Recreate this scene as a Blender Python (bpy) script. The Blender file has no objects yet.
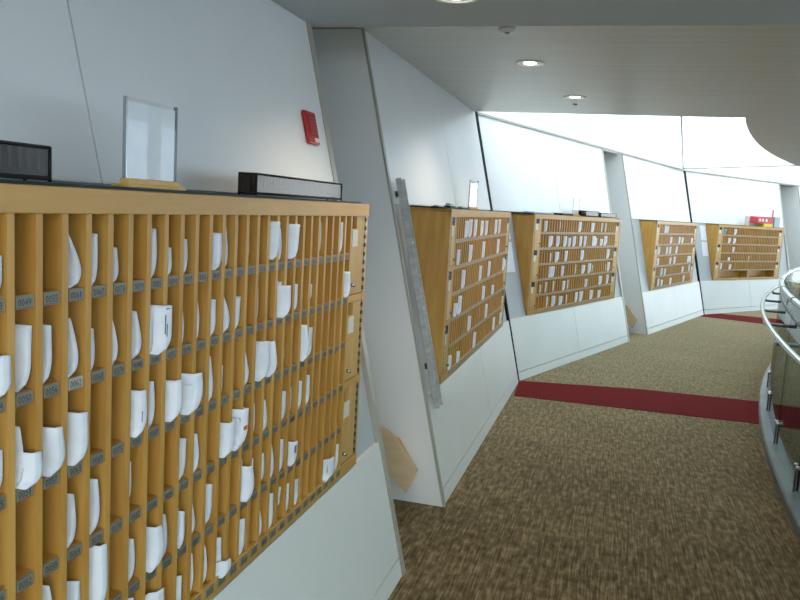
import bpy, math, random
from mathutils import Matrix, Vector
random.seed(7)
scene = bpy.context.scene
COL = scene.collection
rad = math.radians
# ------------------------------------------------------------------ camera
PITCH, ROLL = rad(6.9294), rad(3.297)
fw = Vector((0, math.cos(PITCH), -math.sin(PITCH)))
up = Vector((0, math.sin(PITCH), math.cos(PITCH)))
rt = Vector((1, 0, 0))
cx = rt * math.cos(ROLL) + up * math.sin(ROLL)
cy = -rt * math.sin(ROLL) + up * math.cos(ROLL)
cam_d = bpy.data.cameras.new('camera')
cam_d.sensor_width = 36
cam_d.lens = 770.74 / 800 * 36
cam_d.clip_start = .02
cam_d.clip_end = 300
cam = bpy.data.objects.new('camera', cam_d)
COL.objects.link(cam)
mw = Matrix((cx, cy, -fw)).transposed().to_4x4()
mw.translation = (0, 0, 1.6)
cam.matrix_world = mw
scene.camera = cam
# ------------------------------------------------------------------ sky, exposure
world = bpy.data.worlds.new('overcast_sky')
scene.world = world
world.use_nodes = True
bg = world.node_tree.nodes['Background']
bg.inputs[0].default_value = (.83, .925, 1.0, 1)
bg.inputs[1].default_value = 4.8
scene.view_settings.view_transform = 'Standard'
scene.view_settings.look = 'None'
scene.view_settings.gamma = 1
scene.view_settings.use_curve_mapping = False
scene.view_settings.exposure = 0.28
# ------------------------------------------------------------------ layout of the curved gallery
T1, T3, T5 = 15.2583, 33.6917, 51.937
T0 = T1 - 18.4
TL = math.tan(rad(13.4258))          # the walls lean back by this much per metre of height
def hd(t): return Vector((math.sin(rad(t)), math.cos(rad(t)), 0))
def lf(t): return Vector((-math.cos(rad(t)), math.sin(rad(t)), 0))
A = Vector((.0915, 3.2347, 0))
B = A + hd(T1) * 4.1631
E = B + hd(T3) * 7.6109
Z0 = A - hd(T1) * 3.37
CX, CY = 24.337, -2.992              # centre of the gallery's curve
ZC, ZN = 2.509, 2.3396               # ceiling heights
CB, CH = .5884, 1.012               # cabinet bottom height, cabinet height
FR = {0: (Z0, T0), 1: (A, T1), 3: (B, T3), 5: (E, T5)}
def frame(k):
    o, t = FR[k]
    return o, rad(90 - t)
def LP(k, s, o, z):
    P, t = FR[k]
    return P + hd(t) * s + lf(t) * o + Vector((0, 0, z))
def arc(R, deg, z=0): return Vector((CX + R * math.cos(rad(deg)), CY + R * math.sin(rad(deg)), z))
# ------------------------------------------------------------------ materials
def mat(name, col, rough=.5, metal=0., spec=.5):
    m = bpy.data.materials.new(name)
    m.use_nodes = True
    b = m.node_tree.nodes['Principled BSDF']
    b.inputs['Base Color'].default_value = (*col, 1)
    b.inputs['Roughness'].default_value = rough
    b.inputs['Metallic'].default_value = metal
    b.inputs['Specular IOR Level'].default_value = spec
    return m
def nd(m, t, **kw):
    n = m.node_tree.nodes.new(t)
    for k, v in kw.items():
        if k in n.inputs: n.inputs[k].default_value = v
        else: setattr(n, k, v)
    return n
def lk(m, a, b): m.node_tree.links.new(a, b)
def noisy(m, c1, c2, scale=(1, 1, 1), nscale=8, detail=4, bump=0, rnd=0, lo=.3, hi=.7):
    """mix two tones by a stretched noise in object space"""
    b = m.node_tree.nodes['Principled BSDF']
    tc = nd(m, 'ShaderNodeTexCoord')
    mp = nd(m, 'ShaderNodeMapping')
    mp.inputs['Scale'].default_value = scale
    lk(m, tc.outputs['Object'], mp.inputs['Vector'])
    nz = nd(m, 'ShaderNodeTexNoise', Scale=nscale, Detail=detail)
    src = mp.outputs['Vector']
    if rnd:
        oi = nd(m, 'ShaderNodeObjectInfo')
        mu = nd(m, 'ShaderNodeMath', operation='MULTIPLY')
        mu.inputs[1].default_value = 37.
        lk(m, oi.outputs['Random'], mu.inputs[0])
        va = nd(m, 'ShaderNodeVectorMath', operation='ADD')
        lk(m, src, va.inputs[0]); lk(m, mu.outputs[0], va.inputs[1])
        src = va.outputs[0]
    lk(m, src, nz.inputs['Vector'])
    rp = nd(m, 'ShaderNodeValToRGB')
    rp.color_ramp.elements[0].position = lo; rp.color_ramp.elements[0].color = (*c1, 1)
    rp.color_ramp.elements[1].position = hi; rp.color_ramp.elements[1].color = (*c2, 1)
    lk(m, nz.outputs['Fac'], rp.inputs['Fac'])
    out = rp.outputs['Color']
    if rnd:
        hs = nd(m, 'ShaderNodeHueSaturation')
        mr = nd(m, 'ShaderNodeMapRange')
        mr.inputs['To Min'].default_value = 1 - rnd; mr.inputs['To Max'].default_value = 1 + rnd
        lk(m, oi.outputs['Random'], mr.inputs['Value'])
        lk(m, mr.outputs[0], hs.inputs['Value']); lk(m, out, hs.inputs['Color'])
        out = hs.outputs['Color']
    lk(m, out, b.inputs['Base Color'])
    if bump:
        bp = nd(m, 'ShaderNodeBump', Strength=bump, Distance=.002)
        lk(m, nz.outputs['Fac'], bp.inputs['Height']); lk(m, bp.outputs[0], b.inputs['Normal'])
    return m
def glassy(name, tint, gloss=.9, rough=.02, f0=.04):
    """thin clear sheet: tinted see-through with a fresnel reflection"""
    m = bpy.data.materials.new(name)
    m.use_nodes = True
    nt = m.node_tree
    nt.nodes.remove(nt.nodes['Principled BSDF'])
    tr = nd(m, 'ShaderNodeBsdfTransparent'); tr.inputs[0].default_value = (*tint, 1)
    gl = nd(m, 'ShaderNodeBsdfGlossy', Roughness=rough); gl.inputs[0].default_value = (gloss, gloss, gloss, 1)
    lw = nd(m, 'ShaderNodeLayerWeight', Blend=.5)
    pw = nd(m, 'ShaderNodeMath', operation='POWER'); pw.inputs[1].default_value = 5
    fr = nd(m, 'ShaderNodeMath', operation='MULTIPLY_ADD'); fr.inputs[1].default_value = .95 - f0; fr.inputs[2].default_value = f0
    lk(m, lw.outputs['Facing'], pw.inputs[0]); lk(m, pw.outputs[0], fr.inputs[0])
    mx = nd(m, 'ShaderNodeMixShader')
    lk(m, fr.outputs[0], mx.inputs[0]); lk(m, tr.outputs[0], mx.inputs[1]); lk(m, gl.outputs[0], mx.inputs[2])
    lk(m, mx.outputs[0], nt.nodes['Material Output'].inputs[0])
    return m
def glow(name, col, strength):
    m = mat(name, col)
    b = m.node_tree.nodes['Principled BSDF']
    b.inputs['Emission Color'].default_value = (*col, 1)
    b.inputs['Emission Strength'].default_value = strength
    return m
M = {}
M['white'] = noisy(mat('white_panel', (.8, .8, .78), .38), (.77, .78, .77), (.81, .81, .79), nscale=2.5)
M['core'] = mat('wall_core', (.03, .03, .03), .8)
M['recess'] = mat('grey_panel', (.47, .50, .51), .45)
M['trim'] = mat('satin_trim', (.42, .40, .34), .4, .2)
M['seam'] = mat('black_gasket', (.012, .013, .013), .8, 0, .1)
M['wood'] = noisy(mat('beech_veneer', (.6, .36, .13), .42), (.50, .245, .042), (.63, .355, .085), (9, 9, 1.1), 3.2, 6, .05, .06, .28, .72)
M['woodh'] = noisy(mat('beech_rail', (.6, .36, .13), .42), (.52, .27, .052), (.61, .345, .085), (1.1, 9, 9), 3.2, 6, .05, .03, .28, .72)
M['woodp'] = noisy(mat('pale_beech', (.7, .46, .2), .45), (.56, .32, .085), (.68, .42, .14), (6, 6, 1), 3, 5, .04, .05)
M['tag'] = mat('grey_tag', (.23, .215, .165), .45)
M['tagrim'] = mat('tag_print', (.02, .025, .03), .5)
M['taglight'] = mat('pale_tag', (.42, .40, .33), .5)
M['paper'] = noisy(mat('white_paper', (.82, .84, .88), .6), (.78, .81, .87), (.88, .89, .91), (1, 1, 1), 25, 3, 0, .05)
M['print'] = mat('grey_print', (.16, .18, .24), .6)
M['orange'] = mat('orange_print', (.7, .16, .02), .6)
M['pink'] = mat('pink_paper', (.72, .52, .48), .6)
M['teal'] = mat('teal_paper', (.18, .42, .5), .6)
M['card'] = mat('cream_card', (.74, .70, .57), .6)
M['metal'] = mat('steel', (.46, .48, .48), .24, .95)
M['steel'] = noisy(mat('brushed_steel', (.2, .22, .22), .42, .4), (.145, .165, .168), (.21, .235, .235), (1, 1, 1), 6)
M['darkmetal'] = mat('dark_steel', (.06, .065, .065), .4, .5)
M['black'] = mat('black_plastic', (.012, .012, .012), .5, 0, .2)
M['glass_top'] = mat('dark_green_glass', (.012, .03, .026), .5, 0, .25)
M['glass'] = glassy('railing_glass', (.78, .88, .84), .55)
M['tint'] = glassy('tinted_glass', (.80, .85, .90), .5)
def frosted(name):
    m = bpy.data.materials.new(name); m.use_nodes = True
    nt = m.node_tree; nt.nodes.remove(nt.nodes['Principled BSDF'])
    tr = nd(m, 'ShaderNodeBsdfTransparent'); tr.inputs[0].default_value = (.66, .68, .68, 1)
    tl = nd(m, 'ShaderNodeBsdfTranslucent'); tl.inputs[0].default_value = (.66, .68, .68, 1)
    mx = nd(m, 'ShaderNodeMixShader'); mx.inputs[0].default_value = .35
    lk(m, tr.outputs[0], mx.inputs[1]); lk(m, tl.outputs[0], mx.inputs[2]); lk(m, mx.outputs[0], nt.nodes['Material Output'].inputs[0])
    return m
M['skyglass'] = frosted('skylight_glass')
M['acrylic'] = glassy('clear_acrylic', (.98, .985, .98), .8, .02, .015)
M['smoke'] = glassy('smoked_plastic', (.44, .40, .31), .6, .12, .03)
M['ground'] = noisy(mat('dark_paving', (.1, .1, .1), .8), (.07, .07, .065), (.12, .12, .11), nscale=2)
M['red'] = mat('red_plastic', (.42, .01, .015), .35)
M['redd'] = mat('dull_red_grille', (.28, .02, .02), .5)
M['yellow'] = mat('yellow_card', (.85, .62, .05), .5)
M['redcard'] = mat('red_card', (.62, .05, .06), .5)
M['greyblue'] = mat('grey_blue_plastic', (.35, .43, .46), .4)
M['greypl'] = mat('grey_plastic', (.20, .22, .23), .4)
M['lamp'] = glow('lamp_glow', (1, .93, .8), 14)
M['ring'] = mat('lamp_ring', (.85, .85, .82), .3)
M['duct'] = noisy(mat('galvanised_channel', (.5, .5, .48), .42, .35), (.42, .42, .41), (.60, .60, .58), (2, 2, 8), 5, 5, .2)
M['redcarpet'] = noisy(mat('red_carpet', (.24, .022, .022), .95, 0, .1), (.13, .010, .012), (.20, .018, .018), (1, 1, 1), 90, 4, .4)
M['cardboard'] = noisy(mat('tan_board', (.5, .36, .2), .6), (.58, .42, .25), (.68, .51, .32), (1, 1, 4), 6)
# brushed ceiling
def ceil_mat(name, col, rough):
    m = mat(name, col, rough, .55)
    c2 = tuple(min(1, c * 1.14) for c in col)
    return noisy(m, col, c2, (16, .35, 1), 2.6, 6, 0, 0, .35, .65)
M['ceil'] = ceil_mat('brushed_ceiling', (.47, .455, .39), .36)
M['ceiln'] = mat('near_ceiling_paint', (.55, .59, .61), .6)
# carpet: ribs along the gallery and short random dark and pale blocks
def carpet():
    m = mat('brown_carpet', (.2, .16, .09), .95, 0, .08)
    b = m.node_tree.nodes['Principled BSDF']
    tc = nd(m, 'ShaderNodeTexCoord')
    def stretched(sx, sy, sc, det):
        m0 = nd(m, 'ShaderNodeMapping'); m0.inputs['Rotation'].default_value = (0, 0, rad(15.3))
        lk(m, tc.outputs['Object'], m0.inputs['Vector'])
        mp = nd(m, 'ShaderNodeMapping'); mp.inputs['Scale'].default_value = (sx, sy, 1)
        lk(m, m0.outputs[0], mp.inputs['Vector'])
        n = nd(m, 'ShaderNodeTexNoise', Scale=sc, Detail=det); lk(m, mp.outputs[0], n.inputs['Vector'])
        return n.outputs['Fac']
    n1 = stretched(125, 5, 1, 1)
    n2 = stretched(34, 15, 1, 2)
    n3 = stretched(1.2, 1.2, 1, 3)
    ad = nd(m, 'ShaderNodeMath', operation='ADD'); lk(m, n1, ad.inputs[0]); lk(m, n2, ad.inputs[1])
    a2 = nd(m, 'ShaderNodeMath', operation='MULTIPLY_ADD'); a2.inputs[1].default_value = .35
    lk(m, n3, a2.inputs[0]); lk(m, ad.outputs[0], a2.inputs[2])
    rp = nd(m, 'ShaderNodeValToRGB')
    e = rp.color_ramp.elements
    e[0].position = .44; e[0].color = (.050, .034, .014, 1)
    e[1].position = .84; e[1].color = (.42, .32, .18, 1)
    x = e.new(.61); x.color = (.162, .114, .052, 1)
    dv = nd(m, 'ShaderNodeMath', operation='MULTIPLY'); dv.inputs[1].default_value = .53
    lk(m, a2.outputs[0], dv.inputs[0]); lk(m, dv.outputs[0], rp.inputs['Fac'])
    lk(m, rp.outputs[0], b.inputs['Base Color'])
    b.inputs['Sheen Weight'].default_value = .75; b.inputs['Sheen Roughness'].default_value = .28
    b.inputs['Sheen Tint'].default_value = (1, .84, .58, 1)
    bp = nd(m, 'ShaderNodeBump', Strength=.5, Distance=.004)
    lk(m, n1, bp.inputs['Height']); lk(m, bp.outputs[0], b.inputs['Normal'])
    return m
M['carpet'] = carpet()
# ------------------------------------------------------------------ mesh helpers
class MB:
    def __init__(s): s.v = []; s.f = []; s.m = []
    def add(s, vs, fs, mi=0):
        n = len(s.v)
        s.v += [tuple(p) for p in vs]
        s.f += [tuple(n + i for i in f) for f in fs]
        s.m += [mi] * len(fs)
        return s
    def hexa(s, p, mi=0):      # 8 points: bottom ring 0-3, top ring 4-7
        return s.add(p, [(3, 2, 1, 0), (4, 5, 6, 7), (0, 1, 5, 4), (1, 2, 6, 5), (2, 3, 7, 6), (3, 0, 4, 7)], mi)
    def box(s, x0, x1, y0, y1, z0, z1, mi=0):
        return s.hexa([(x0, y0, z0), (x1, y0, z0), (x1, y1, z0), (x0, y1, z0), (x0, y0, z1), (x1, y0, z1), (x1, y1, z1), (x0, y1, z1)], mi)
    def prism_x(s, x0, x1, yz, mi=0):   # polygon in (y,z), counter-clockwise seen from +x, extruded along x
        n = len(yz)
        return s.add([(x0, y, z) for y, z in yz] + [(x1, y, z) for y, z in yz],
                     [tuple(reversed(range(n))), tuple(range(n, 2 * n))] + [(i, (i + 1) % n, n + (i + 1) % n, n + i) for i in range(n)], mi)
    def prism_z(s, z0, z1, xy, mi=0):
        n = len(xy)
        return s.add([(x, y, z0) for x, y in xy] + [(x, y, z1) for x, y in xy],
                     [tuple(reversed(range(n))), tuple(range(n, 2 * n))] + [(i, (i + 1) % n, n + (i + 1) % n, n + i) for i in range(n)], mi)
    def tube(s, pts, r, n=12, mi=0):
        pts = [Vector(p) for p in pts]
        base = []
        for i, p in enumerate(pts):
            d = (pts[min(i + 1, len(pts) - 1)] - pts[max(i - 1, 0)]).normalized()
            a = d.cross(Vector((0, 0, 1)))
            if a.length < 1e-4: a = Vector((1, 0, 0))
            a.normalize(); b = a.cross(d)
            base += [p + a * r * math.cos(2 * math.pi * k / n) + b * r * math.sin(2 * math.pi * k / n) for k in range(n)]
        fs = [(i * n + k, i * n + (k + 1) % n, (i + 1) * n + (k + 1) % n, (i + 1) * n + k) for i in range(len(pts) - 1) for k in range(n)]
        fs += [tuple(range(n))[::-1], tuple((len(pts) - 1) * n + k for k in range(n))]
        return s.add(base, fs, mi)
    def lathe(s, prof, n=28, c=(0, 0, 0), mi=0):   # (r,z) profile round the z axis
        vs = [(c[0] + r * math.cos(2 * math.pi * k / n), c[1] + r * math.sin(2 * math.pi * k / n), c[2] + z) for r, z in prof for k in range(n)]
        fs = [(i * n + k, i * n + (k + 1) % n, (i + 1) * n + (k + 1) % n, (i + 1) * n + k) for i in range(len(prof) - 1) for k in range(n)]
        return s.add(vs, fs, mi)
    def mesh(s, name, mats, smooth=False):
        me = bpy.data.meshes.new(name)
        me.from_pydata(s.v, [], s.f)
        for m in (mats if isinstance(mats, (list, tuple)) else [mats]): me.materials.append(M[m])
        me.polygons.foreach_set('material_index', s.m)
        if smooth: me.polygons.foreach_set('use_smooth', [True] * len(s.f))
        me.update()
        return me
    def build(s, name, mats, parent=None, smooth=False, bevel=0):
        return link(name, s.mesh(name, mats, smooth), parent, bevel)
def link(name, me, parent=None, bevel=0):
    o = bpy.data.objects.new(name, me)
    COL.objects.link(o)
    if parent is not None: o.parent = parent
    if bevel:
        b = o.modifiers.new('bevel', 'BEVEL'); b.width = bevel; b.segments = 2; b.limit_method = 'ANGLE'
    return o
def tag(o, label, cat, group=None):
    o['label'] = label; o['category'] = cat
    if group: o['group'] = group
    return o
def struct(o, label=None):
    o['kind'] = 'structure'
    if label: o['label'] = label
    return o
def thing(name, loc, rz, label, cat, group=None):
    o = bpy.data.objects.new(name, None)
    COL.objects.link(o)
    o.location = loc; o.rotation_euler = (0, 0, rz); o.empty_display_size = .1
    return tag(o, label, cat, group)
# ------------------------------------------------------------------ floor and ceilings
def ring(name, R0, R1, a0, a1, z0, z1, m, step=1.0):
    mb = MB(); n = max(1, int(abs(a1 - a0) / step))
    for i in range(n):
        p, q = a0 + (a1 - a0) * i / n, a0 + (a1 - a0) * (i + 1) / n
        c = [arc(R0, q), arc(R1, q), arc(R1, p), arc(R0, p)]
        if a1 < a0: c = c[::-1]
        mb.hexa([(v.x, v.y, z0) for v in c] + [(v.x, v.y, z1) for v in c])
    return mb.build(name, m)
fl = struct(ring('floor', 21.9, 28.2, 110, 200, -.25, 0, 'carpet'), 'brown flecked loop carpet on the gallery floor')
gd = MB().prism_z(-6.2, -6.0, [(CX + 90 * math.cos(i * math.pi / 12), CY + 90 * math.sin(i * math.pi / 12)) for i in range(24)]).build('floor_lower', 'ground')
struct(gd, 'dark paved ground far below the gallery')
def strip(name, pts, parent):
    return MB().prism_z(.0005, .004, pts).build(name, 'redcarpet', parent)
def ext(p, q, d):
    v = Vector((q[0] - p[0], q[1] - p[1])).normalized()
    return (q[0] + v.x * d, q[1] + v.y * d)
s = strip('red_strip', [(1.051, 6.645), ext((1.051, 6.645), (2.975, 6.16), 1.0), ext((1.187, 7.268), (3.319, 6.917), 1.0), (2.338, 7.2), (1.187, 7.268)], fl)
s['label'] = 'dark red carpet strip crossing the brown floor'
s = strip('red_strip', [(5.22, 13.30), ext((5.22, 13.30), (6.06, 12.76), 1.4), ext((5.409, 13.60), (6.385, 13.40), 1.4), (5.80, 13.86), (5.409, 13.60)], fl)
s['label'] = 'far dark red carpet strip crossing the floor'
def quad_slab(name, k, s0, s1, o0, o1, z0, z1, m):
    P, rz = frame(k)
    o = MB().box(s0, s1, o1, o0, z0, z1).build(name, m)
    o.location = P; o.rotation_euler = (0, 0, rz)
    return o
struct(quad_slab('ceiling', 1, -4.5, .04, 2.2, -7.5, ZN, ZN + .45, 'ceiln'), 'low blue-grey painted ceiling nearest the viewer')
struct(quad_slab('ceiling', 1, .04, 4.06, 2.2, -7.5, ZC, ZC + .28, 'ceil'), 'brushed metal ceiling with round downlights')
RC = 23.585
a_edge = math.degrees(math.atan2(6.62 - CY, 2.80 - CX))
struct(ring('ceiling', 19.6, RC, 110, a_edge, ZC + .003, ZC + .28, 'ceil'), 'brushed metal soffit with a curved edge over the railing')
# skylight over the far half of the gallery
sky = MB().prism_z(ZC + .02, ZC + .06, [(.2, 7.17), (2.83, 6.60), (2.835, 6.70), (.21, 7.27)]).build('window_1', 'ceil')
struct(sky, 'white glazed skylight beyond the brushed metal ceiling')
J = Vector((4.808, 13.681)); S0 = Vector((2.329, 6.81))
curve1 = [arc(RC, a)[:2] for a in (154.9, 153, 151, 149, 147, 145, 143, 141.9)]
curve2 = [arc(RC, a)[:2] for a in (141.9, 140, 138, 135, 132, 128, 124, 120, 114)]
outer = lambda k, s_: LP(k, s_, .74, 0)[:2]
for pts in ([tuple(S0), tuple(J), outer(3, 7.5), outer(3, 3.8), outer(3, -.15), (.25, 7.27)],
            [tuple(S0)] + [tuple(p) for p in curve1] + [tuple(J)],
            [tuple(J)] + [tuple(p) for p in curve2] + [outer(5, 11.5), outer(5, 5.5), outer(5, 0), outer(3, 7.6)]):
    MB().prism_z(ZC + .024, ZC + .034, pts).build('pane', 'skyglass', sky)
def bar(name, p, q, w, z0, z1, m, parent):
    p, q = Vector(p), Vector(q); n = Vector((-(q - p).y, (q - p).x)).normalized() * w / 2
    return MB().prism_z(z0, z1, [p - n, q - n, q + n, p + n]).build(name, m, parent)
bar('mullion', S0, J, .012, ZC + .016, ZC + .06, 'recess', sky)
bar('mullion', J, arc(RC, 141.9)[:2], .03, ZC + .012, ZC + .07, 'trim', sky)
for a, b in (((3, -.12), (3, 7.7)), ((5, -.12), (5, 11.5))):
    bar('edge_bar', LP(*a, .588, 0)[:2], LP(*b, .588, 0)[:2], .02, ZC + .0, ZC + .02, 'trim', sky)
# unseen screen of tinted panes, added to dim daylight from the atrium side
cw = struct(ring('daylight_screen', 21.3, 21.4, 112, 198, -.25, .75, 'recess'), 'added tinted screen dimming daylight on the inner side of the gallery')
for i in range(43):
    a, b = 112 + i * 2, 114 + i * 2
    ring('pane', 21.34, 21.35, a + .06, b - .06, .75, ZC + .003, 'tint', 1).parent = cw
    ring('mullion', 21.30, 21.42, a - .06, a + .06, .75, ZC + .003, 'darkmetal', 1).parent = cw
# ------------------------------------------------------------------ leaning walls
HT = math.tan(rad(9.2))
def slab(mb, s0, s1, z0, z1, off, th, m0=0, m1=0, mi=0):
    """panel lying in the leaning wall plane; m0/m1 widen the ends with height (mitres)"""
    p = []
    for z in (z0, z1):
        o = z * TL
        p += [(s0 - m0 * o, o + off, z), (s1 + m1 * o, o + off, z), (s1 + m1 * o, o + off + th, z), (s0 - m0 * o, o + off + th, z)]
    return mb.hexa(p, mi)
def wall(k, s0, s1, mid, label, jl=0, jr=0, zt=ZC + .02, hole=None):
    """jl / jr: 1 = mitred joint to the next wall, 2 = doorway with a jamb, 3 = doorway edge facing away"""
    P, rz = frame(k)
    m0, m1 = (HT if jl == 1 else 0), (HT if jr == 1 else 0)
    r = slab(MB(), s0 + (.041 if jl > 1 else 0), s1 - (.041 if jr > 1 else 0), 0, zt, .17, .07, m0, m1).build('wall_left', 'core')
    r.location = P; r.rotation_euler = (0, 0, rz)
    struct(r, label)
    g = .007
    e0 = s0 + (.012 if jl == 1 else .032); e1 = s1 - (.012 if jr == 1 else .048)
    def pan(name, a, b, z0, z1, off, th, m):
        slab(MB(), a, b, z0, z1, off, th, m0 if a == e0 else 0, m1 if b == e1 else 0).build(name, m, r)
    pan('kick_panel', e0, e1, .004, .080, 0, .03, 'white')
    for a, b in ((e0, mid - g / 2), (mid + g / 2, e1)):
        pan('lower_panel', a, b, .0875, CB - .005, 0, .03, 'white')
        pan('upper_panel', a, b, CB + CH + .012, zt, 0, .03, 'white')
    r0, r1 = (s0 if jl == 1 else e0), (s1 if jr == 1 else e1)
    def rpan(a, b, z0):
        slab(MB(), a, b, z0, CB + CH + .03, .018, .012, m0 if a == r0 else 0, m1 if b == r1 else 0).build('recess_panel', 'recess', r)
    if hole:
        rpan(r0, hole[0], CB - .02); rpan(hole[1], r1, CB - .02); rpan(hole[0], hole[1], hole[2])
    else: rpan(r0, r1, CB - .02)
    for side, j in ((0, jl), (1, jr)):
        if j >= 2:
            tw_ = .03 if side == 0 else .046
            a = s0 if side == 0 else s1 - tw_
            slab(MB(), a, a + tw_, 0, zt, -.004, .012 if side == 0 else .036).build('edge_trim', 'trim', r)
            x0, x1 = (s0 + .002, s0 + .04) if side == 0 else (s1 - .04, s1 - .002)
            MB().prism_x(x0, x1, [(.009, 0), (1.7, 0), (1.7, zt - .022), ((zt - .022) * TL + .009, zt - .022)]).build('jamb', 'white', r)
        elif j == 1:
            if side == 0: continue
            a = s1 - .055
            slab(MB(), a, a + .055, 0, zt, -.003, .03, m0 if side == 0 else 0, m1 if side == 1 else 0).build('joint_strip', 'seam', r)
    return r
W1 = wall(1, -3.37, 0, -1.60, 'nearest leaning white panelled wall with a pigeonhole cabinet', 1, 3)
W2 = wall(1, .7973, 4.1631, 2.50, 'second leaning white panelled wall past the first doorway gap', 2, 1)
W3 = wall(3, 0, 3.3758, 1.615, 'third leaning white panelled wall beyond the red strip', 1, 3)
W4 = wall(3, 4.1723, 7.6109, 5.88, 'fourth leaning white panelled wall past the second doorway gap', 2, 1)
W5 = wall(5, 0, 3.34, 1.66, 'far leaning white panelled wall facing the viewer', 1, 3, hole=(.60, 2.63, CB + .20))
W6 = wall(5, 4.14, 7.5, 5.8, 'farthest leaning white panelled wall at the right edge', 2, 1)
W0 = wall(0, -3.37, 0, -1.68, 'leaning white panelled wall behind the viewer', 3, 1)
for k, a, b in ((1, -3.7, 4.4), (3, -.25, 7.9), (5, -.25, 8.2), (0, -4, .3)):
    P, rz = frame(k)
    o = MB().box(a, b, 1.72, 1.80, 0, ZC + .03).build('wall_outer', 'white')
    o.location = P; o.rotation_euler = (0, 0, rz); struct(o, 'plain white outer wall behind the leaning panels')
    if k != 1:
        o = MB().box(a, b, .66, 1.86, ZC - .005, ZC + .2).build('ceiling', 'ceil')
        o.location = P; o.rotation_euler = (0, 0, rz); struct(o, 'strip of ceiling behind the leaning walls')
# ------------------------------------------------------------------ digits for the number tags
DIG = {}
def digits():
    dg = {}
    for ch in '0123456789':
        cu = bpy.data.curves.new('digit', 'FONT'); cu.body = ch; cu.size = 1; cu.resolution_u = 2
        ob = bpy.data.objects.new('digit', cu); COL.objects.link(ob)
        dep = bpy.context.evaluated_depsgraph_get()
        me = ob.evaluated_get(dep).to_mesh()
        dg[ch] = ([(v.co.x, v.co.y) for v in me.vertices], [tuple(p.vertices) for p in me.polygons])
        ob.evaluated_get(dep).to_mesh_clear()
        bpy.data.objects.remove(ob); bpy.data.curves.remove(cu)
    return dg
DIG = digits()
def tag_mesh(num, w, h, light=False):
    mb = MB().box(-w / 2, w / 2, -.0035, .0, -h / 2, h / 2, 0)
    mb.box(-w / 2 + .002, w / 2 - .002, -.0038, -.0034, -h / 2 + .0015, -h / 2 + .0022, 1)
    sz = h * .80; x = -w / 2 + .0035; adv = (w - .007) / 4
    for ch in num:
        vs, fs = DIG[ch]
        wd = max(v[0] for v in vs); mn = min(v[0] for v in vs)
        sx = adv * (.84 if ch != '1' else .34) / (wd - mn)
        mb.add([(x + (a - mn) * sx + (adv * .22 if ch == '1' else 0), -.0040, -h * .29 + b * sz) for a, b in vs], fs, 1)
        x += adv
    return mb.mesh('number_tag', ['taglight' if light else 'tag', 'tagrim'])
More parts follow.
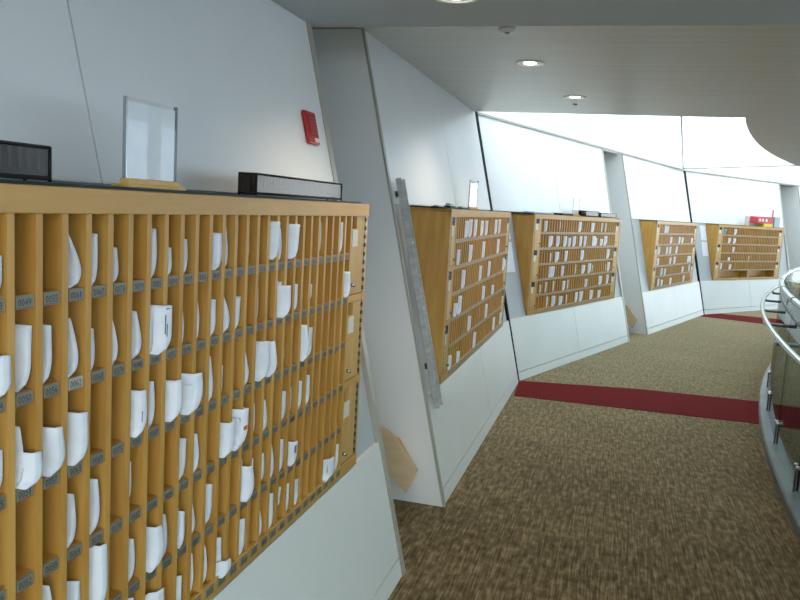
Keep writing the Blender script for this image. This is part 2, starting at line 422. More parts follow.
# ------------------------------------------------------------------ pigeonhole cabinets
NC, LK = 34, .185
TZ = [1.415, 1.256, 1.096, .938, .779, .621]
LTZ = [z - CB for z in TZ]
DT = .0155                                    # divider thickness
def back(z): return z * TL + .014
def cabinet(k, s_left, length, label, numbered=False, bins=False):
    far = not numbered
    P, rz = frame(k)
    pitch = (length - 2 * LK) / NC
    c = thing('pigeonhole_cabinet', LP(k, s_left, CB * TL, CB), rz, label, 'pigeonhole cabinet', 'pigeonhole cabinets along the leaning walls')
    H = CH
    side = MB().prism_x(0, .018, [(0, 0), (back(0), 0), (back(H), H), (0, H)]).mesh('side_panel', 'wood')
    for x in (0, length - .018):
        o = link('side_panel', side, c); o.location.x = x
    MB().box(0, length, -.003, .022, H - .046, H).build('top_rail', 'woodh', c, bevel=.002)
    MB().box(0, length, -.003, .012, 0, .045).build('bottom_rail', 'woodh', c, bevel=.002)
    zk = LTZ[4] - .012 if bins else 0
    mb = MB(); mb.hexa([(.01, back(zk) - .006, zk), (length - .01, back(zk) - .006, zk), (length - .01, back(zk), zk), (.01, back(zk), zk),
                        (.01, back(H) - .006, H), (length - .01, back(H) - .006, H), (length - .01, back(H), H), (.01, back(H), H)])
    mb.build('back_panel', 'wood', c)
    MB().box(.0, length, .022, back(H) - .001, H - .018, H).build('top_panel', 'wood', c)
    MB().box(.0, length, .03, back(H) + .012, H + .0005, H + .006).build('glass_shelf', 'glass_top', c)
    zb = LTZ[4] - .01 if bins else .04
    yb0, yb1 = back(zb) - .004, back(H - .03) - .004
    div = MB().prism_x(-DT / 2, DT / 2, [(0, zb), (yb0, zb), (yb1, H - .03), (0, H - .03)]).mesh('divider', 'wood')
    for i in range(NC + 1):
        o = link('divider', div, c); o.location.x = LK + i * pitch
    for i, z in enumerate(LTZ):
        if i == 5: break
        MB().box(LK, length - LK, .004, back(z) - .004, z - .014, z + .009).build('shelf', 'woodh', c)
    tw, th = (pitch - DT) * .80, .0215
    if numbered:
        for col in range(NC):
            for r in range(6):
                num = '%04d' % (col * 6 + r + 1)
                o = link('number_tag', tag_mesh(num, tw, th, num == '0062'), c)
                o.location = (LK + (col + .5) * pitch - .001, .004 if r < 5 else -.003, LTZ[r] - .0025)
    else:
        mb = MB()
        for col in range(NC):
            for r in range(5 if bins else 6):
                x = LK + (col + .5) * pitch; y = .004 if r < 5 else -.003
                mb.box(x - tw / 2, x + tw / 2, y - .0035, y, LTZ[r] - .0115, LTZ[r] + .0085, 0)
                mb.box(x - tw * .3, x + tw * .3, y - .004, y - .0033, LTZ[r] - .006, LTZ[r] + .004, 1)
        mb.build('number_tags', ['taglight', 'tag'], c)['kind'] = 'stuff'
    if bins:
        for x in (LK, length / 2, length - LK):
            MB().box(x - .03, x + .03, 0, .03, .04, LTZ[4] - .01).build('bin_post', 'woodh', c)
        zt_ = LTZ[4] - .012
        for x0, x1 in ((LK + .03, length / 2 - .03), (length / 2 + .03, length - LK - .03)):
            mb = MB(); mb.box(x0, x1, .155, .16, .035, zt_); mb.box(x0 - .004, x0, .01, .16, .035, zt_); mb.box(x1, x1 + .004, .01, .16, .035, zt_)
            mb.box(x0, x1, .01, .16, .032, .036); mb.box(x0, x1, .01, .16, zt_, zt_ + .004)
            mb.build('bin', 'wood', c)
    # lockers: three doors at each end
    ZD = [(LTZ[1] + .016, H - .043), (LTZ[3] + .016, LTZ[1] - .016), (.05, LTZ[3] - .016)]
    for end in (0, 1):
        fx = (lambda x: x) if end == 0 else (lambda x: length - x)
        def bx(mb, x0, x1, *a): return mb.box(min(fx(x0), fx(x1)), max(fx(x0), fx(x1)), *a)
        for z in (LTZ[1], LTZ[3]):
            bx(MB(), .018, LK, .0, back(z) - .01, z - .013, z + .013).build('locker_rail', 'woodh', c)
        bx(MB(), .018, .032, -.002, .02, .045, H - .038).build('stile', 'woodp', c)
        for z0, z1 in ZD:
            ns = .05
            dm = MB()
            bx(dm, .034, LK - .012, .002, .016, z0, z1 - .048)
            bx(dm, .034, LK - .012 - ns if end else .034 + .06, .002, .016, z1 - .048, z1) if end else bx(dm, .034 + .062, LK - .012, .002, .016, z1 - .048, z1)
            d = dm.build('locker_door', 'woodp', c)
            if end: cx0, cx1 = LK - .012 - .062, LK - .016
            else: cx0, cx1 = .038, .098
            bx(MB(), cx0, cx1, .0, .0018, z1 - .112, z1 - .052).build('label_card', 'card', d)
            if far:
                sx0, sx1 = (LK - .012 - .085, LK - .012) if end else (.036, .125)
                bx(MB(), sx0, sx1, -.001, .014, z1 - .050, z1 - .001).build('slot_shade', 'black', d)  # black block painting in the shade inside the open mail slot
            kx = fx(LK - .03)
            kb = MB(); kb.tube([(kx, .002, z0 + .035), (kx, -.012, z0 + .035)], .0075, 10)
            kb.build('lock_knob', 'metal', d, True)
            hm = MB(); bx(hm, .030, .036, -.004, .002, z0, z1)
            n = 9
            for q in range(n):
                zz = z0 + (z1 - z0) * (q + .3) / n
                hm2 = (min(fx(.029), fx(.037)), max(fx(.029), fx(.037)))
                hm.box(hm2[0], hm2[1], -.005, .001, zz, zz + (z1 - z0) / n * .45, 1)
            hm.build('piano_hinge', ['metal', 'trim' if far else 'darkmetal'], d)
    return c, pitch
# ------------------------------------------------------------------ letters
ORD = ['first', 'second', 'third', 'fourth', 'fifth', 'sixth']
def letter(c, pitch, col, row, at, am, zt, zb, label, group, m='paper', marks=None, name='letter'):
    """a curved stack of post standing in a hole, its free edge towards the front right"""
    z_base = LTZ[row]
    big = max(at, am) > .84
    yf = -.008 if big else .0045
    dep = back(z_base + zb) - .012
    bk = max(min(.055, dep), yf + .012)
    al = .15 if not big else .13
    nu, nv = 6, 12
    th = random.uniform(.0012, .0032)
    if at < .25 and am < .4: th = .0012
    pts = []
    curl = random.uniform(.36, .48) if abs(at - am) < .25 else .30
    for layer in (0, 1):
        for j in range(nv + 1):
            v = j / nv
            zz = z_base + zb + (zt - zb) * v
            a = am + (at - am) * max(0, (v - curl) / (1 - curl)) ** 1.35
            if v < curl: a = al + (am - al) * (.22 + .78 * math.sqrt(max(0, 1 - (1 - v / curl) ** 2)))
            for i in range(nu + 1):
                u = i / nu
                x = al + (a - al) * (u ** .8)
                y = bk + (yf - bk) * (u ** 1.15)
                if big and u > .4: y = min(y, yf + (1 - u) * .002)
                zo = 0
                if j == 0: zo = (1 - u) * 0
                pts.append((LK + (col + x) * pitch, y + layer * th, zz + zo + (.002 * math.sin(3 * u) if j == nv else 0)))
    n = (nu + 1) * (nv + 1); fs = []
    q = lambda i, j, l: l * n + j * (nu + 1) + i
    for j in range(nv):
        for i in range(nu):
            fs += [(q(i, j, 0), q(i + 1, j, 0), q(i + 1, j + 1, 0), q(i, j + 1, 0)), (q(i, j, 1), q(i, j + 1, 1), q(i + 1, j + 1, 1), q(i + 1, j, 1))]
    for i in range(nu):
        fs += [(q(i, 0, 0), q(i, 0, 1), q(i + 1, 0, 1), q(i + 1, 0, 0)), (q(i, nv, 0), q(i + 1, nv, 0), q(i + 1, nv, 1), q(i, nv, 1))]
    for j in range(nv):
        fs += [(q(0, j, 0), q(0, j + 1, 0), q(0, j + 1, 1), q(0, j, 1)), (q(nu, j, 0), q(nu, j, 1), q(nu, j + 1, 1), q(nu, j + 1, 0))]
    x0 = LK + (col + .5) * pitch
    mb = MB(); mb.add([(p[0] - x0, p[1], p[2] - z_base - zb) for p in pts], fs)
    o = mb.build(name, m, None, True)
    o.location = c.location + Matrix.Rotation(c.rotation_euler.z, 3, 'Z') @ Vector((x0, 0, z_base + zb))
    o.rotation_euler = c.rotation_euler
    tag(o, label, 'letter', group)
    if marks:
        for (u0, u1, v0, v1, mm) in marks:
            def at_(u, v):
                fi = u * nu; i = min(int(fi), nu - 1); t = fi - i
                fj = v * nv; j = min(int(fj), nv - 1); w = fj - j
                g = lambda i, j: Vector(mb.v[q(i, j, 0)])
                return (g(i, j) * (1 - t) + g(i + 1, j) * t) * (1 - w) + (g(i, j + 1) * (1 - t) + g(i + 1, j + 1) * t) * w
            qd = [at_(u0, v0), at_(u1, v0), at_(u1, v1), at_(u0, v1)]
            nrm = (qd[1] - qd[0]).cross(qd[3] - qd[0]).normalized()
            MB().hexa([p + nrm * .0002 for p in qd] + [p + nrm * .0009 for p in qd]).build('printed_text', mm, o)
    return o
LET1 = [(7,0,0.78,0.78,0.074,0.012),(7,1,0.84,0.85,0.077,0.012),(7,2,0.77,0.77,0.083,0.012),(8,1,0.81,0.78,0.115,0.01),(8,2,0.37,0.52,0.111,0.01),(8,2,0.82,0.87,0.064,0.01),(9,1,0.54,0.57,0.109,0.012),(9,2,0.77,0.88,0.09,0.01),(9,4,0.49,0.68,0.12,0.01),(10,0,0.2,0.78,0.106,0.01),(10,1,0.32,0.68,0.115,0.01),(10,2,0.85,0.88,0.1,0.01),(10,3,0.51,0.61,0.107,0.011),(10,4,0.82,0.83,0.09,0.01),(11,0,0.48,0.49,0.103,0.01),(11,1,0.33,0.4,0.088,0.01),(11,3,0.59,0.71,0.113,0.01),(11,4,0.81,0.87,0.14,0.012),(12,0,0.39,0.49,0.076,0.01),(12,1,0.12,0.52,0.114,0.01),(13,1,0.46,0.78,0.105,0.01),(13,2,0.78,0.85,0.101,0.01),(13,3,0.3,0.32,0.115,0.037),(13,4,0.51,0.6,0.103,0.016),(13,5,0.56,0.59,0.13,0.01),(14,0,0.48,0.55,0.11,0.01),(14,1,0.39,0.41,0.082,0.01),(14,1,1.08,1.07,0.108,0.01),(14,2,0.51,0.61,0.108,0.01),(14,4,0.87,1.09,0.102,0.01),(14,5,1.10,1.14,0.109,0.01),(15,0,0.41,0.48,0.069,0.01),(15,1,0.24,0.35,0.1,0.011),(15,2,0.97,1.06,0.095,0.01),(15,4,0.41,0.58,0.111,0.013),(16,0,0.4,0.49,0.086,0.01),(16,1,0.18,0.35,0.102,0.01),(16,2,0.98,1.01,0.073,0.01),(16,2,1.2,1.3,0.097,0.01),(16,3,0.7,0.69,0.104,0.014),(16,4,0.27,0.31,0.106,0.01),(16,4,0.55,0.58,0.092,0.01),(16,5,0.62,0.62,0.091,0.01),(17,1,0.17,0.41,0.12,0.01),(17,3,0.47,0.68,0.102,0.01),(17,4,0.24,0.49,0.097,0.017),(17,5,0.34,0.47,0.126,0.03),(18,0,0.29,0.33,0.097,0.01),(18,0,0.78,0.82,0.096,0.01),(18,1,0.61,0.65,0.096,0.01),(18,2,0.33,0.61,0.121,0.01),(18,4,0.77,0.77,0.11,0.016),(18,5,0.31,0.53,0.121,0.023),(19,0,0.2,0.47,0.13,0.01),(19,1,0.15,0.81,0.109,0.01),(19,2,0.36,0.33,0.087,0.015),(19,3,1.17,1.16,0.091,0.01),(19,5,0.64,0.71,0.108,0.012),(19,5,0.98,1.05,0.045,0.01),(20,1,0.69,0.64,0.091,0.01),(20,3,0.6,1.06,0.092,0.01),(20,3,1.17,1.17,0.112,0.02),(21,0,0.24,0.31,0.087,0.028),(21,2,0.22,0.68,0.108,0.01),(21,3,0.41,0.55,0.107,0.027),(21,4,0.32,0.34,0.126,0.02),(21,4,0.73,0.97,0.102,0.01),(21,5,0.8,0.83,0.106,0.01),(22,1,0.31,0.37,0.105,0.015),(22,2,1.11,1.31,0.114,0.01),(22,3,0.34,0.42,0.104,0.023),(22,4,0.39,0.44,0.107,0.02),(23,0,0.9,0.83,0.122,0.02),(23,2,0.8,1.11,0.107,0.01),(23,3,0.44,0.7,0.099,0.01),(23,4,0.48,0.6,0.102,0.022),(23,5,0.32,0.56,0.093,0.014),(24,0,0.38,0.6,0.105,0.011),(24,1,0.76,0.83,0.11,0.012),(24,1,1.14,1.18,0.098,0.01),(24,2,0.3,0.42,0.088,0.01),(24,4,0.34,0.66,0.112,0.01),(24,5,0.7,0.79,0.115,0.01),(25,0,1.16,1.05,0.114,0.015),(25,2,0.23,0.33,0.102,0.024),(25,3,0.73,0.74,0.093,0.01),(25,4,0.65,0.71,0.104,0.01),(25,5,0.61,0.53,0.114,0.059),(26,1,0.66,0.69,0.093,0.014),(26,3,0.39,0.43,0.097,0.022),(26,4,1.01,0.95,0.078,0.01),(26,5,0.61,0.6,0.105,0.016),(27,2,0.55,0.89,0.122,0.01),(27,3,0.71,0.74,0.099,0.01),(27,5,0.81,0.82,0.094,0.01),(28,1,0.51,0.51,0.084,0.037),(28,2,0.84,0.82,0.102,0.01),(28,3,0.74,0.79,0.105,0.01),(29,0,0.37,0.49,0.123,0.023),(31,5,1.55,1.75,0.08,0.01),(32,0,0.72,0.79,0.118,0.01),(33,1,0.73,0.89,0.102,0.013),(33,5,0.80,0.84,0.102,0.01)]
P1 = 1.61 / 26
C1, p1 = cabinet(1, -2.15 - 8 * P1 - LK, 34 * P1 + 2 * LK, 'nearest beech pigeonhole cabinet with numbered holes, filling the left foreground', True)
MARKS = {'0061': [(.30, .36, .55, .80, 'print'), (.48, .53, .45, .68, 'print')], '0081': [(.36, .42, .35, .80, 'print'), (.55, .60, .30, .55, 'print')],
         '0086': [(.50, .56, .40, .82, 'print'), (.62, .68, .34, .62, 'print'), (.20, .30, .90, .95, 'print'), (.55, .85, .93, .95, 'print')],
         '0110': [(.40, .46, .2, .8, 'print')], '0124': [(.55, .9, .40, .52, 'orange'), (.35, .9, .72, .75, 'print')], '0161': [(.5, .8, .5, .85, 'print')]}
ONES = ['first', 'second', 'third', 'fourth', 'fifth', 'sixth', 'seventh', 'eighth', 'ninth']
WORD = ONES + ['tenth', 'eleventh', 'twelfth', 'thirteenth', 'fourteenth', 'fifteenth', 'sixteenth', 'seventeenth', 'eighteenth', 'nineteenth', 'twentieth'] + \
       ['twenty-' + w for w in ONES] + ['thirtieth'] + ['thirty-' + w for w in ONES]
from collections import Counter
cnt = Counter('%04d' % (t[0] * 6 + t[1] + 1) for t in LET1)
seen = Counter()
for t in LET1:
    col, row, at, am, zt, zb = t
    num = '%04d' % (col * 6 + row + 1)
    seen[num] += 1
    m = 'pink' if num in ('0127', '0134') else 'paper'
    place = '%s row, %s column from the left edge' % (['top', 'second', 'third', 'fourth', 'fifth', 'bottom'][row], WORD[col - 7])
    kind = 'pink slip' if m == 'pink' else ('thin white letter' if am < .4 else ('broad white envelope' if am > .84 else 'curved white letter'))
    if cnt[num] == 1: lab = '%s in the nearest cabinet, %s' % (kind, place)
    else:
        rest = [u for u in LET1 if '%04d' % (u[0] * 6 + u[1] + 1) == num]
        lab = '%s of two letters in the nearest cabinet, %s' % ('taller' if zt == max(u[4] for u in rest) else 'shorter', place)
    mk = MARKS.get(num)
    if mk and cnt[num] > 1 and zt != max(u[4] for u in LET1 if '%04d' % (u[0] * 6 + u[1] + 1) == num): mk = None
    o = letter(C1, p1, col, row, at, am, zt, zb, lab, 'letters in the nearest cabinet', m, mk)
    if cnt[num] > 1 and seen[num] == 2: o.location += Matrix.Rotation(C1.rotation_euler.z, 3, 'Z') @ Vector((0, -.006, 0))
FAR = {2: [(4,0,1.6,0.117),(6,0,1.6,0.125),(9,0,1.18,0.123),(13,0,1.3,0.115),(16,0,1.39,0.115),(23,0,1.6,0.121),(26,0,1.21,0.125),(1,1,0.97,0.102),(7,1,1.6,0.118),(15,1,1.6,0.125),(26,1,1.6,0.125),(4,2,1.6,0.125),(14,2,1.07,0.115),(20,2,1.6,0.125),(32,2,1.6,0.113),(1,3,1.47,0.091),(3,3,1.6,0.125),(17,3,1.6,0.111),(24,3,1.6,0.082),(9,4,1.6,0.109),(16,4,0.7,0.125),(20,4,1.6,0.115),(0,5,1.16,0.097),(4,5,1.3,0.08),(13,5,1.34,0.121),(27,5,1.6,0.117),(33,5,1.6,0.108)],
3: [(1,0,0.91,0.121),(7,0,0.41,0.125),(15,0,1.18,0.125),(21,0,1.27,0.119),(26,0,0.83,0.125),(28,0,0.85,0.125),(3,1,1.6,0.125),(6,1,1.21,0.125),(9,1,1.26,0.125),(11,1,0.95,0.106),(13,1,1.15,0.123),(16,1,0.92,0.125),(18,1,0.94,0.125),(22,1,1.49,0.125),(23,1,1.22,0.104),(26,1,1.26,0.092),(28,1,1.6,0.125),(4,2,0.78,0.11),(6,2,1.6,0.117),(10,2,1.02,0.125),(17,2,1.31,0.125),(30,2,1.6,0.125),(4,3,1.18,0.125),(5,3,1.12,0.125),(9,3,1.01,0.122),(15,3,0.64,0.125),(18,3,1.6,0.112),(21,3,1.38,0.125),(23,3,0.61,0.103),(30,3,0.55,0.101),(31,3,1.12,0.123),(1,4,0.76,0.1),(3,4,0.86,0.125),(6,4,0.81,0.125),(10,4,1.03,0.114),(12,4,0.79,0.12),(20,4,1.18,0.104),(27,4,1.6,0.119),(31,4,1.12,0.125),(4,5,0.79,0.125),(6,5,1.6,0.125),(9,5,1.6,0.109),(12,5,0.71,0.111),(16,5,1.02,0.125),(18,5,1.6,0.125),(23,5,1.6,0.12),(27,5,1.6,0.103)],
4: [(4,0,1.6,0.125),(6,0,1.6,0.12),(10,1,1.6,0.113),(18,1,1.6,0.113),(21,1,1.6,0.103),(31,1,1.55,0.095),(0,2,1.6,0.125),(7,2,1.6,0.12),(10,2,1.6,0.125),(16,2,1.6,0.123),(0,3,1.6,0.118),(11,3,1.6,0.113),(15,3,1.6,0.122),(29,3,1.6,0.114),(31,3,1.6,0.111),(4,4,1.6,0.125),(7,4,1.6,0.109),(24,4,1.6,0.108),(31,4,1.6,0.125),(2,5,1.6,0.125),(5,5,1.6,0.101),(13,5,1.54,0.11),(26,5,1.6,0.115)],
5: [(0,0,1.6,0.111),(6,0,1.6,0.121),(3,1,1.48,0.11),(6,1,1.6,0.107),(6,2,1.16,0.106),(4,3,1.15,0.07),(16,3,0.73,0.102),(0,4,1.12,0.125),(5,4,1.39,0.102)]}
CABS = {2: (1, 1.157, 2.554, 'second beech pigeonhole cabinet, beside the grey channel'), 3: (3, .374, 2.645, 'third beech pigeonhole cabinet, with smoked trays on top'),
        4: (3, 4.611, 2.449, 'fourth beech pigeonhole cabinet, with nothing on top'), 5: (5, .398, 2.432, 'farthest beech pigeonhole cabinet with two wide bins at the bottom')}
CABO = {1: (C1, p1)}
def ordn(n): return '%d%s' % (n, 'th' if 10 <= n % 100 <= 20 else {1: 'st', 2: 'nd', 3: 'rd'}.get(n % 10, 'th'))
for k, (fk, sl, ln, lab) in CABS.items():
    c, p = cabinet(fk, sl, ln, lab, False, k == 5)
    CABO[k] = (c, p)
    which = {2: 'second', 3: 'third', 4: 'fourth', 5: 'farthest'}[k]
    for col, row, w, zt in FAR[k]:
        a = .15 + min(w * .8, 1.15)
        teal = k == 5 and row == 0 and col == 0
        letter(c, p, col, row, a, a, zt, .012, '%s, %s row, %s column from the left in the %s cabinet' % ('teal leaflet' if teal else 'white letter', ORD[row], WORD[col], which),
               'letters in the %s cabinet' % which, 'teal' if teal else 'paper')
# ------------------------------------------------------------------ things on the cabinet tops
def cab_pt(k, s_, o_, z=CH + .0065):        # s, o in the cabinet's own frame
    c = CABO[k][0]
    return c.location + Matrix.Rotation(c.rotation_euler.z, 3, 'Z') @ Vector((s_, o_, z))
def smoked_tray(k, x, y, ln, wd, ht, label, turn=0):
    c = CABO[k][0]
    t = thing('smoked_tray', cab_pt(k, x, y), c.rotation_euler.z + rad(turn), label, 'tray', 'smoked plastic trays on the cabinet tops')
    w = .003
    mb = MB(); mb.box(0, ln, 0, w, .004, ht); mb.box(0, ln, wd - w, wd, .004, ht); mb.box(0, w, w, wd - w, .004, ht); mb.box(ln - w, ln, w, wd - w, .004, ht)
    mb.build('shell', 'smoke', t)
    mb = MB(); mb.box(0, ln, 0, wd, .002, .006)
    mb.build('base', 'black', t)
    mb = MB()
    r = .003
    for z in (.006, ht):
        for y_ in (0, wd): mb.tube([(-.001, y_, z), (ln + .001, y_, z)], r, 8)
        for x_ in (0, ln): mb.tube([(x_, 0, z), (x_, wd, z)], r, 8)
    for x_ in (0, ln):
        for y_ in (0, wd): mb.tube([(x_, y_, 0), (x_, y_, ht)], r, 8)
    mb.build('rim', 'black', t, True)
    rib = MB().box(-.0035, .0035, wd * .14, wd * .20, ht * .34, ht * .94).mesh('rib', 'card')
    n = max(8, int(ln / .021))
    for i in range(n):
        o = link('rib', rib, t); o.location.x = ln * .04 + (ln * .93) * i / (n - 1)
    MB().box(ln * .02, ln * .98, wd * .40, wd * .46, .007, ht * .95).build('divider_plate', 'greypl', t)
    MB().box(ln * .03, ln * .97, wd * .12, wd * .3, .007, ht * .33).build('card_block', 'greypl', t)
    return t
smoked_tray(1, 1.56, .018, .655, .05, .056, 'long smoked plastic tray on the right of the nearest cabinet top', 0)
smoked_tray(1, .18, .015, .604, .05, .056, 'smoked plastic tray at the left edge on the nearest cabinet top', 0)
def leaflet_holder(k, x, y, w, h, turn, label, paper=True):
    c = CABO[k][0]
    t = thing('leaflet_holder', cab_pt(k, x, y), c.rotation_euler.z + rad(turn), label, 'leaflet holder', 'clear upright leaflet holders on the cabinet tops')
    MB().box(-w * .58, w * .58, -.022, .022, 0, .007).build('base_plate', 'woodp', t, bevel=.001)
    MB().box(-w * .50, w * .52, -.012, .012, .007, .018).build('base_block', 'woodp', t, bevel=.001)
    MB().box(-w / 2, w / 2, -.0045, -.0025, .018, h).build('front_sheet', 'acrylic', t)
    MB().box(-w / 2, w / 2, .0025, .0045, .018, h).build('back_sheet', 'acrylic', t)
    for s_ in (-1, 1): MB().box(s_ * w / 2 - .0015, s_ * w / 2 + .0015, -.0045, .0045, .018, h).build('edge_strip', 'metal' if s_ < 0 else 'greypl', t)
    MB().box(-w / 2 + .004, w / 2 - .004, -.0012, .0012, .019, h - .008).build('insert_sheet', 'card' if not paper else 'paper', t)
    return t
leaflet_holder(1, 1.135, .055, .165, .180, -4, 'clear acrylic leaflet holder with a white sheet on the nearest cabinet top')
leaflet_holder(2, 1.42, .14, .15, .215, -12, 'slim clear leaflet holder on top of the second cabinet')
leaflet_holder(3, 1.40, .13, .17, .20, 0, 'pale leaflet holder on top of the third cabinet', False)
leaflet_holder(5, 1.19, .12, .14, .19, 0, 'pale leaflet holder beside the red box on the farthest cabinet', False)
smoked_tray(3, 1.52, .05, .42, .15, .062, 'smoked tray in the middle of the third cabinet top')
smoked_tray(3, 2.02, .05, .56, .15, .050, 'low smoked tray at the right end of the third cabinet top')
def slab_thing(name, k, x, y, ln, wd, ht, m, label, cat, turn=0):
    c = CABO[k][0]
    o = MB().box(0, ln, 0, wd, 0, ht).build(name, m, None, bevel=min(ht, wd) * .12)
    o.location = cab_pt(k, x, y); o.rotation_euler = (0, 0, c.rotation_euler.z + rad(turn))
    return tag(o, label, cat)
slab_thing('folder', 3, .16, .08, .50, .12, .014, 'greyblue', 'thin pale blue folder lying on the left of the third cabinet top', 'folder')
slab_thing('notebook', 3, .86, .06, .30, .14, .018, 'black', 'black notebook lying on the third cabinet top', 'notebook')
for x, ln, ht, t in ((.25, .22, .012, 'flat dark object at the left of the second cabinet top'), (.60, .16, .030, 'small raised dark object midway along the second cabinet top'), (1.0, .25, .016, 'long low dark object next to the leaflet holder on the second cabinet')):
    nm = 'desk_item'
    c = CABO[2][0]
    th_ = thing(nm, cab_pt(2, x, .13), c.rotation_euler.z, t, 'desk item')
    MB().box(0, ln, 0, .05, 0, ht * .45).build('base', 'black', th_, bevel=.002)
    MB().hexa([(ln * .06, .008, ht * .45), (ln * .94, .008, ht * .45), (ln * .94, .042, ht * .45), (ln * .06, .042, ht * .45), (ln * .12, .012, ht), (ln * .6, .012, ht * .9), (ln * .6, .038, ht * .9), (ln * .12, .038, ht)]).build('top', 'greypl', th_)
rb = thing('storage_box', cab_pt(5, 1.47, .06), CABO[5][0].rotation_euler.z, 'red and yellow cardboard box on top of the farthest cabinet', 'box')
MB().box(0, .60, .0, .16, .06, .19).build('red_body', 'redcard', rb, bevel=.004)
MB().box(.22, .56, -.02, .16, 0, .06).build('yellow_tray', 'yellow', rb, bevel=.003)
for x in (.05, .16, .30): MB().box(x, x + .07, -.003, .0, .10, .15).build('white_print', 'paper', rb)
bn = thing('letter_bin', cab_pt(5, 2.10, .05), CABO[5][0].rotation_euler.z, 'grey blue plastic bin with a red stick at the end of the farthest cabinet', 'bin')
mb = MB(); mb.box(0, .22, 0, .008, 0, .20); mb.box(0, .22, .15, .158, 0, .20); mb.box(0, .008, 0, .158, 0, .20); mb.box(.212, .22, 0, .158, 0, .20); mb.box(0, .22, 0, .158, 0, .008)
mb.build('bin_body', 'greyblue', bn)
MB().tube([(.02, .05, .01), (.0, .05, .34)], .012, 8).build('red_stick', 'redcard', bn)
# ------------------------------------------------------------------ things fixed to the walls
def wall_obj(k, s_, z, off=0):
    P, t = FR[k]
    return LP(k, s_, z * TL + off, z)
lean = math.atan(TL)
def wall_thing(name, k, s_, z, label, cat, off=0):
    t = thing(name, wall_obj(k, s_, z, off), 0, label, cat)
    t.rotation_mode = 'XYZ'
    t.matrix_world = Matrix.Translation(wall_obj(k, s_, z, off)) @ Matrix.Rotation(frame(k)[1], 4, 'Z') @ Matrix.Rotation(-lean, 4, 'X')
    return t
al = wall_thing('fire_alarm', 1, -.285, 1.822, 'red fire alarm sounder on the nearest white wall', 'fire alarm')
MB().box(0, .112, -.018, -.001, 0, .132).build('housing', 'red', al, bevel=.006)
MB().box(.018, .094, -.0205, -.018, .03, .115).build('grille', 'redd', al)
for i in range(6): MB().box(.024, .088, -.022, -.0205, .040 + i * .012, .045 + i * .012).build('grille_bar', 'red', al)
MB().box(.055, .098, -.0215, -.018, .008, .024).build('sticker', 'card', al)
# grey channel up the second wall
du = wall_thing('cable_channel', 1, .875, .53, 'grey galvanised cable channel running up beside the second cabinet', 'cable channel')
L = 1.225
MB().box(0, .075, -.022, -.018, 0, L).build('back_plate', 'duct', du)
for x in (0, .071): MB().box(x, x + .004, -.05, -.018, -.02, L + (.02 if x == 0 else .015)).build('flange', 'duct', du)
MB().box(.02, .055, -.03, -.022, .05, L - .04).build('cable_tray', 'metal', du)
for z in (.16, .52, .88): MB().box(.0, .075, -.04, -.036, z, z + .02).build('strap', 'duct', du)
for z in (.2, 1.15): MB().box(.015, .06, -.018, .0, z, z + .03).build('fixing_block', 'darkmetal', du)
# sheets pinned beside cabinets
for i, (k, s_, z, w, h, lab) in enumerate(((5, .19, 1.30, .18, .27, 'upper white sheet pinned left of the farthest cabinet'), (5, .185, 1.02, .18, .26, 'lower white sheet pinned left of the farthest cabinet'),
                                         (3, .07, 1.02, .20, .30, 'white sheet pinned left of the third cabinet'), (3, .07, 1.34, .20, .22, 'smaller white sheet pinned higher left of the third cabinet'))):
    t = wall_thing('notice_sheet', k, s_, z, lab, 'notice', .014)
    MB().box(0, w, -.003, .0, 0, h).build('sheet', 'paper', t)
    MB().tube([(w / 2, -.003, h - .02), (w / 2, -.008, h - .02)], .005, 8).build('pin', 'metal', t)
# tan boards in the two doorway gaps
for k, s_, lab in ((1, .70, 'tan wooden board end fixed in the first doorway gap'), (3, 4.07, 'tan wooden board end fixed in the second doorway gap')):
    P, rz = frame(k)
    t = thing('wooden_bracket', LP(k, s_, 0, 0), rz, lab, 'bracket', 'tan boards in the doorway gaps')
    yz = [(.192, .08), (.36, .23), (.36, .43), (.279, .385), (.139, .212)]
    MB().prism_x(0, .03, yz).build('board', 'cardboard', t, bevel=.002)
    MB().prism_x(.03, .097, [(.23, .16), (.33, .24), (.33, .36), (.27, .35), (.19, .23)]).build('support_block', 'woodp', t)
# ------------------------------------------------------------------ railing
AR = [112 + i * .75 for i in range(int((199 - 112) / .75))]
rl = thing('glass_railing', arc(23.15, 160), 0, 'curved glass railing with steel handrails on the right', 'railing')
ro = arc(23.15, 160)
def rel(p): return p - ro
RAIL = [a for a in AR if 128 <= a <= 196]
MB().tube([rel(arc(23.15, a, 1.105)) for a in RAIL], .021, 14).build('top_rail', 'metal', rl, True)
MB().tube([rel(arc(23.285, a, .905)) for a in RAIL], .018, 14).build('handrail', 'metal', rl, True)
mb = MB()
prof = [(23.225, 0), (23.225, .055), (23.215, .068), (23.12, .068), (23.11, .055), (23.11, 0)]
n = len(prof); vs = []
for a in RAIL: vs += [rel(arc(R, a, z)) for R, z in prof]
mb.add(vs, [(i * n + j, i * n + (j + 1) % n, (i + 1) * n + (j + 1) % n, (i + 1) * n + j) for i in range(len(RAIL) - 1) for j in range(n)])
mb.build('base_channel', 'steel', rl)
JT = []
PA = 2.62
a0 = 130.0
while a0 < 195:
    a1 = a0 + PA
    mb = MB(); q = 8; vs = []
    for i in range(q + 1):
        a = a0 + .012 + (PA - .024) * i / q
        vs += [rel(arc(R, a, z)) for R, z in ((23.143, .075), (23.157, .075), (23.157, 1.085), (23.143, 1.085))]
    mb.add(vs, [(i * 4 + j, i * 4 + (j + 1) % 4, (i + 1) * 4 + (j + 1) % 4, (i + 1) * 4 + j) for i in range(q) for j in range(4)] + [(0, 1, 2, 3), (q * 4 + 3, q * 4 + 2, q * 4 + 1, q * 4)])
    mb.build('glass_panel', 'glass', rl)
    JT.append(a0); a0 = a1
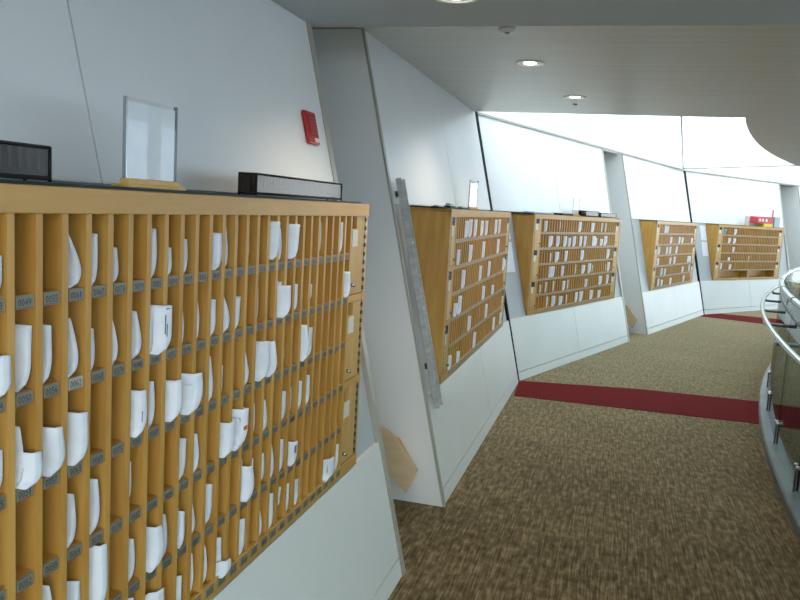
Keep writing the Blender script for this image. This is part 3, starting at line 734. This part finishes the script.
def local_box(parent_name, a, R0, R1, z0, z1, w, m):
    p, q = arc(R0, a, 0), arc(R1, a, 0); d = (q - p).normalized(); tg = Vector((-d.y, d.x, 0)) * w / 2
    c = [p - tg, q - tg, q + tg, p + tg]
    return MB().hexa([rel(Vector((v.x, v.y, z0))) for v in c] + [rel(Vector((v.x, v.y, z1))) for v in c]).build(parent_name, m, rl)
for a in JT:
    local_box('joint_seal', a, 23.144, 23.156, .075, 1.085, .006, 'seam')
    MB().tube([rel(arc(23.15, a - .05, 1.105)), rel(arc(23.15, a + .05, 1.105))], .0225, 14).build('rail_collar', 'darkmetal', rl, True)
    for off in (1.3,):
        local_box('bracket', a + off, 23.157, 23.285, .850, .868, .09, 'darkmetal')
        local_box('bracket_post', a + off, 23.275, 23.295, .865, .895, .02, 'metal')
    local_box('clamp_arm', a, 23.16, 23.172, .06, .23, .014, 'darkmetal')
    for da in (-.08, .08):
        MB().tube([rel(arc(23.175, a + da, .22)), rel(arc(23.125, a + da, .22))], .013, 10).build('glass_clamp', 'metal', rl, True)
# ------------------------------------------------------------------ ceiling fittings
def downlight(x, y, z, label, r=.085):
    t = thing('downlight', (x, y, z), 0, label, 'downlight', 'round downlights in the brushed ceiling')
    MB().lathe([(r * .78, -.001), (r * .80, -.006), (r, -.005), (r * 1.02, .0), (r * .78, .0)], 32).build('trim_ring', 'ring', t, True)
    MB().lathe([(r * .78, -.001), (r * .60, .0005), (r * .0, .0006)], 32).build('reflector', 'metal', t, True)
    MB().lathe([(r * .0, -.0045), (r * .42, -.004), (r * .46, .0), (r * .0, .0005)], 24).build('lamp_face', 'lamp', t, True)
    MB().box(-r * .75, r * .75, -.004, .004, -.006, -.003).build('cross_bar', 'ring', t)
    ld = bpy.data.lights.new('downlight_beam', 'SPOT')
    ld.energy = 20; ld.color = (1, .84, .62); ld.spot_size = rad(125); ld.spot_blend = .8; ld.shadow_soft_size = .06
    lo = bpy.data.objects.new('downlight_beam', ld); COL.objects.link(lo)
    lo.parent = t; lo.location = (0, 0, -.03)
    return t
downlight(0.131, 2.806, ZN, 'round downlight in the low near ceiling at the top edge')
downlight(.707, 4.837, ZC, 'round downlight nearer the viewer in the brushed ceiling')
downlight(1.254, 6.082, ZC, 'round downlight near the bright skylight edge')
for (x, y, z, r, lab) in ((.46, 4.0, ZC, .045, 'small round smoke detector on the brushed ceiling'), (1.335, 6.454, ZC, .022, 'tiny sprinkler head beside the far downlight')):
    t = thing('smoke_detector' if r > .04 else 'sprinkler', (x, y, z), 0, lab, 'detector' if r > .04 else 'sprinkler')
    MB().lathe([(0, -r * .4), (r * .6, -r * .38), (r * .85, -r * .25), (r, -r * .12), (r, 0), (0, 0)], 24).build('body', 'ring' if r > .04 else 'metal', t, True)
    MB().lathe([(0, -r * .5), (r * .25, -r * .48), (r * .3, -r * .38), (0, -r * .38)], 16).build('sensor_cap', 'greypl', t, True)
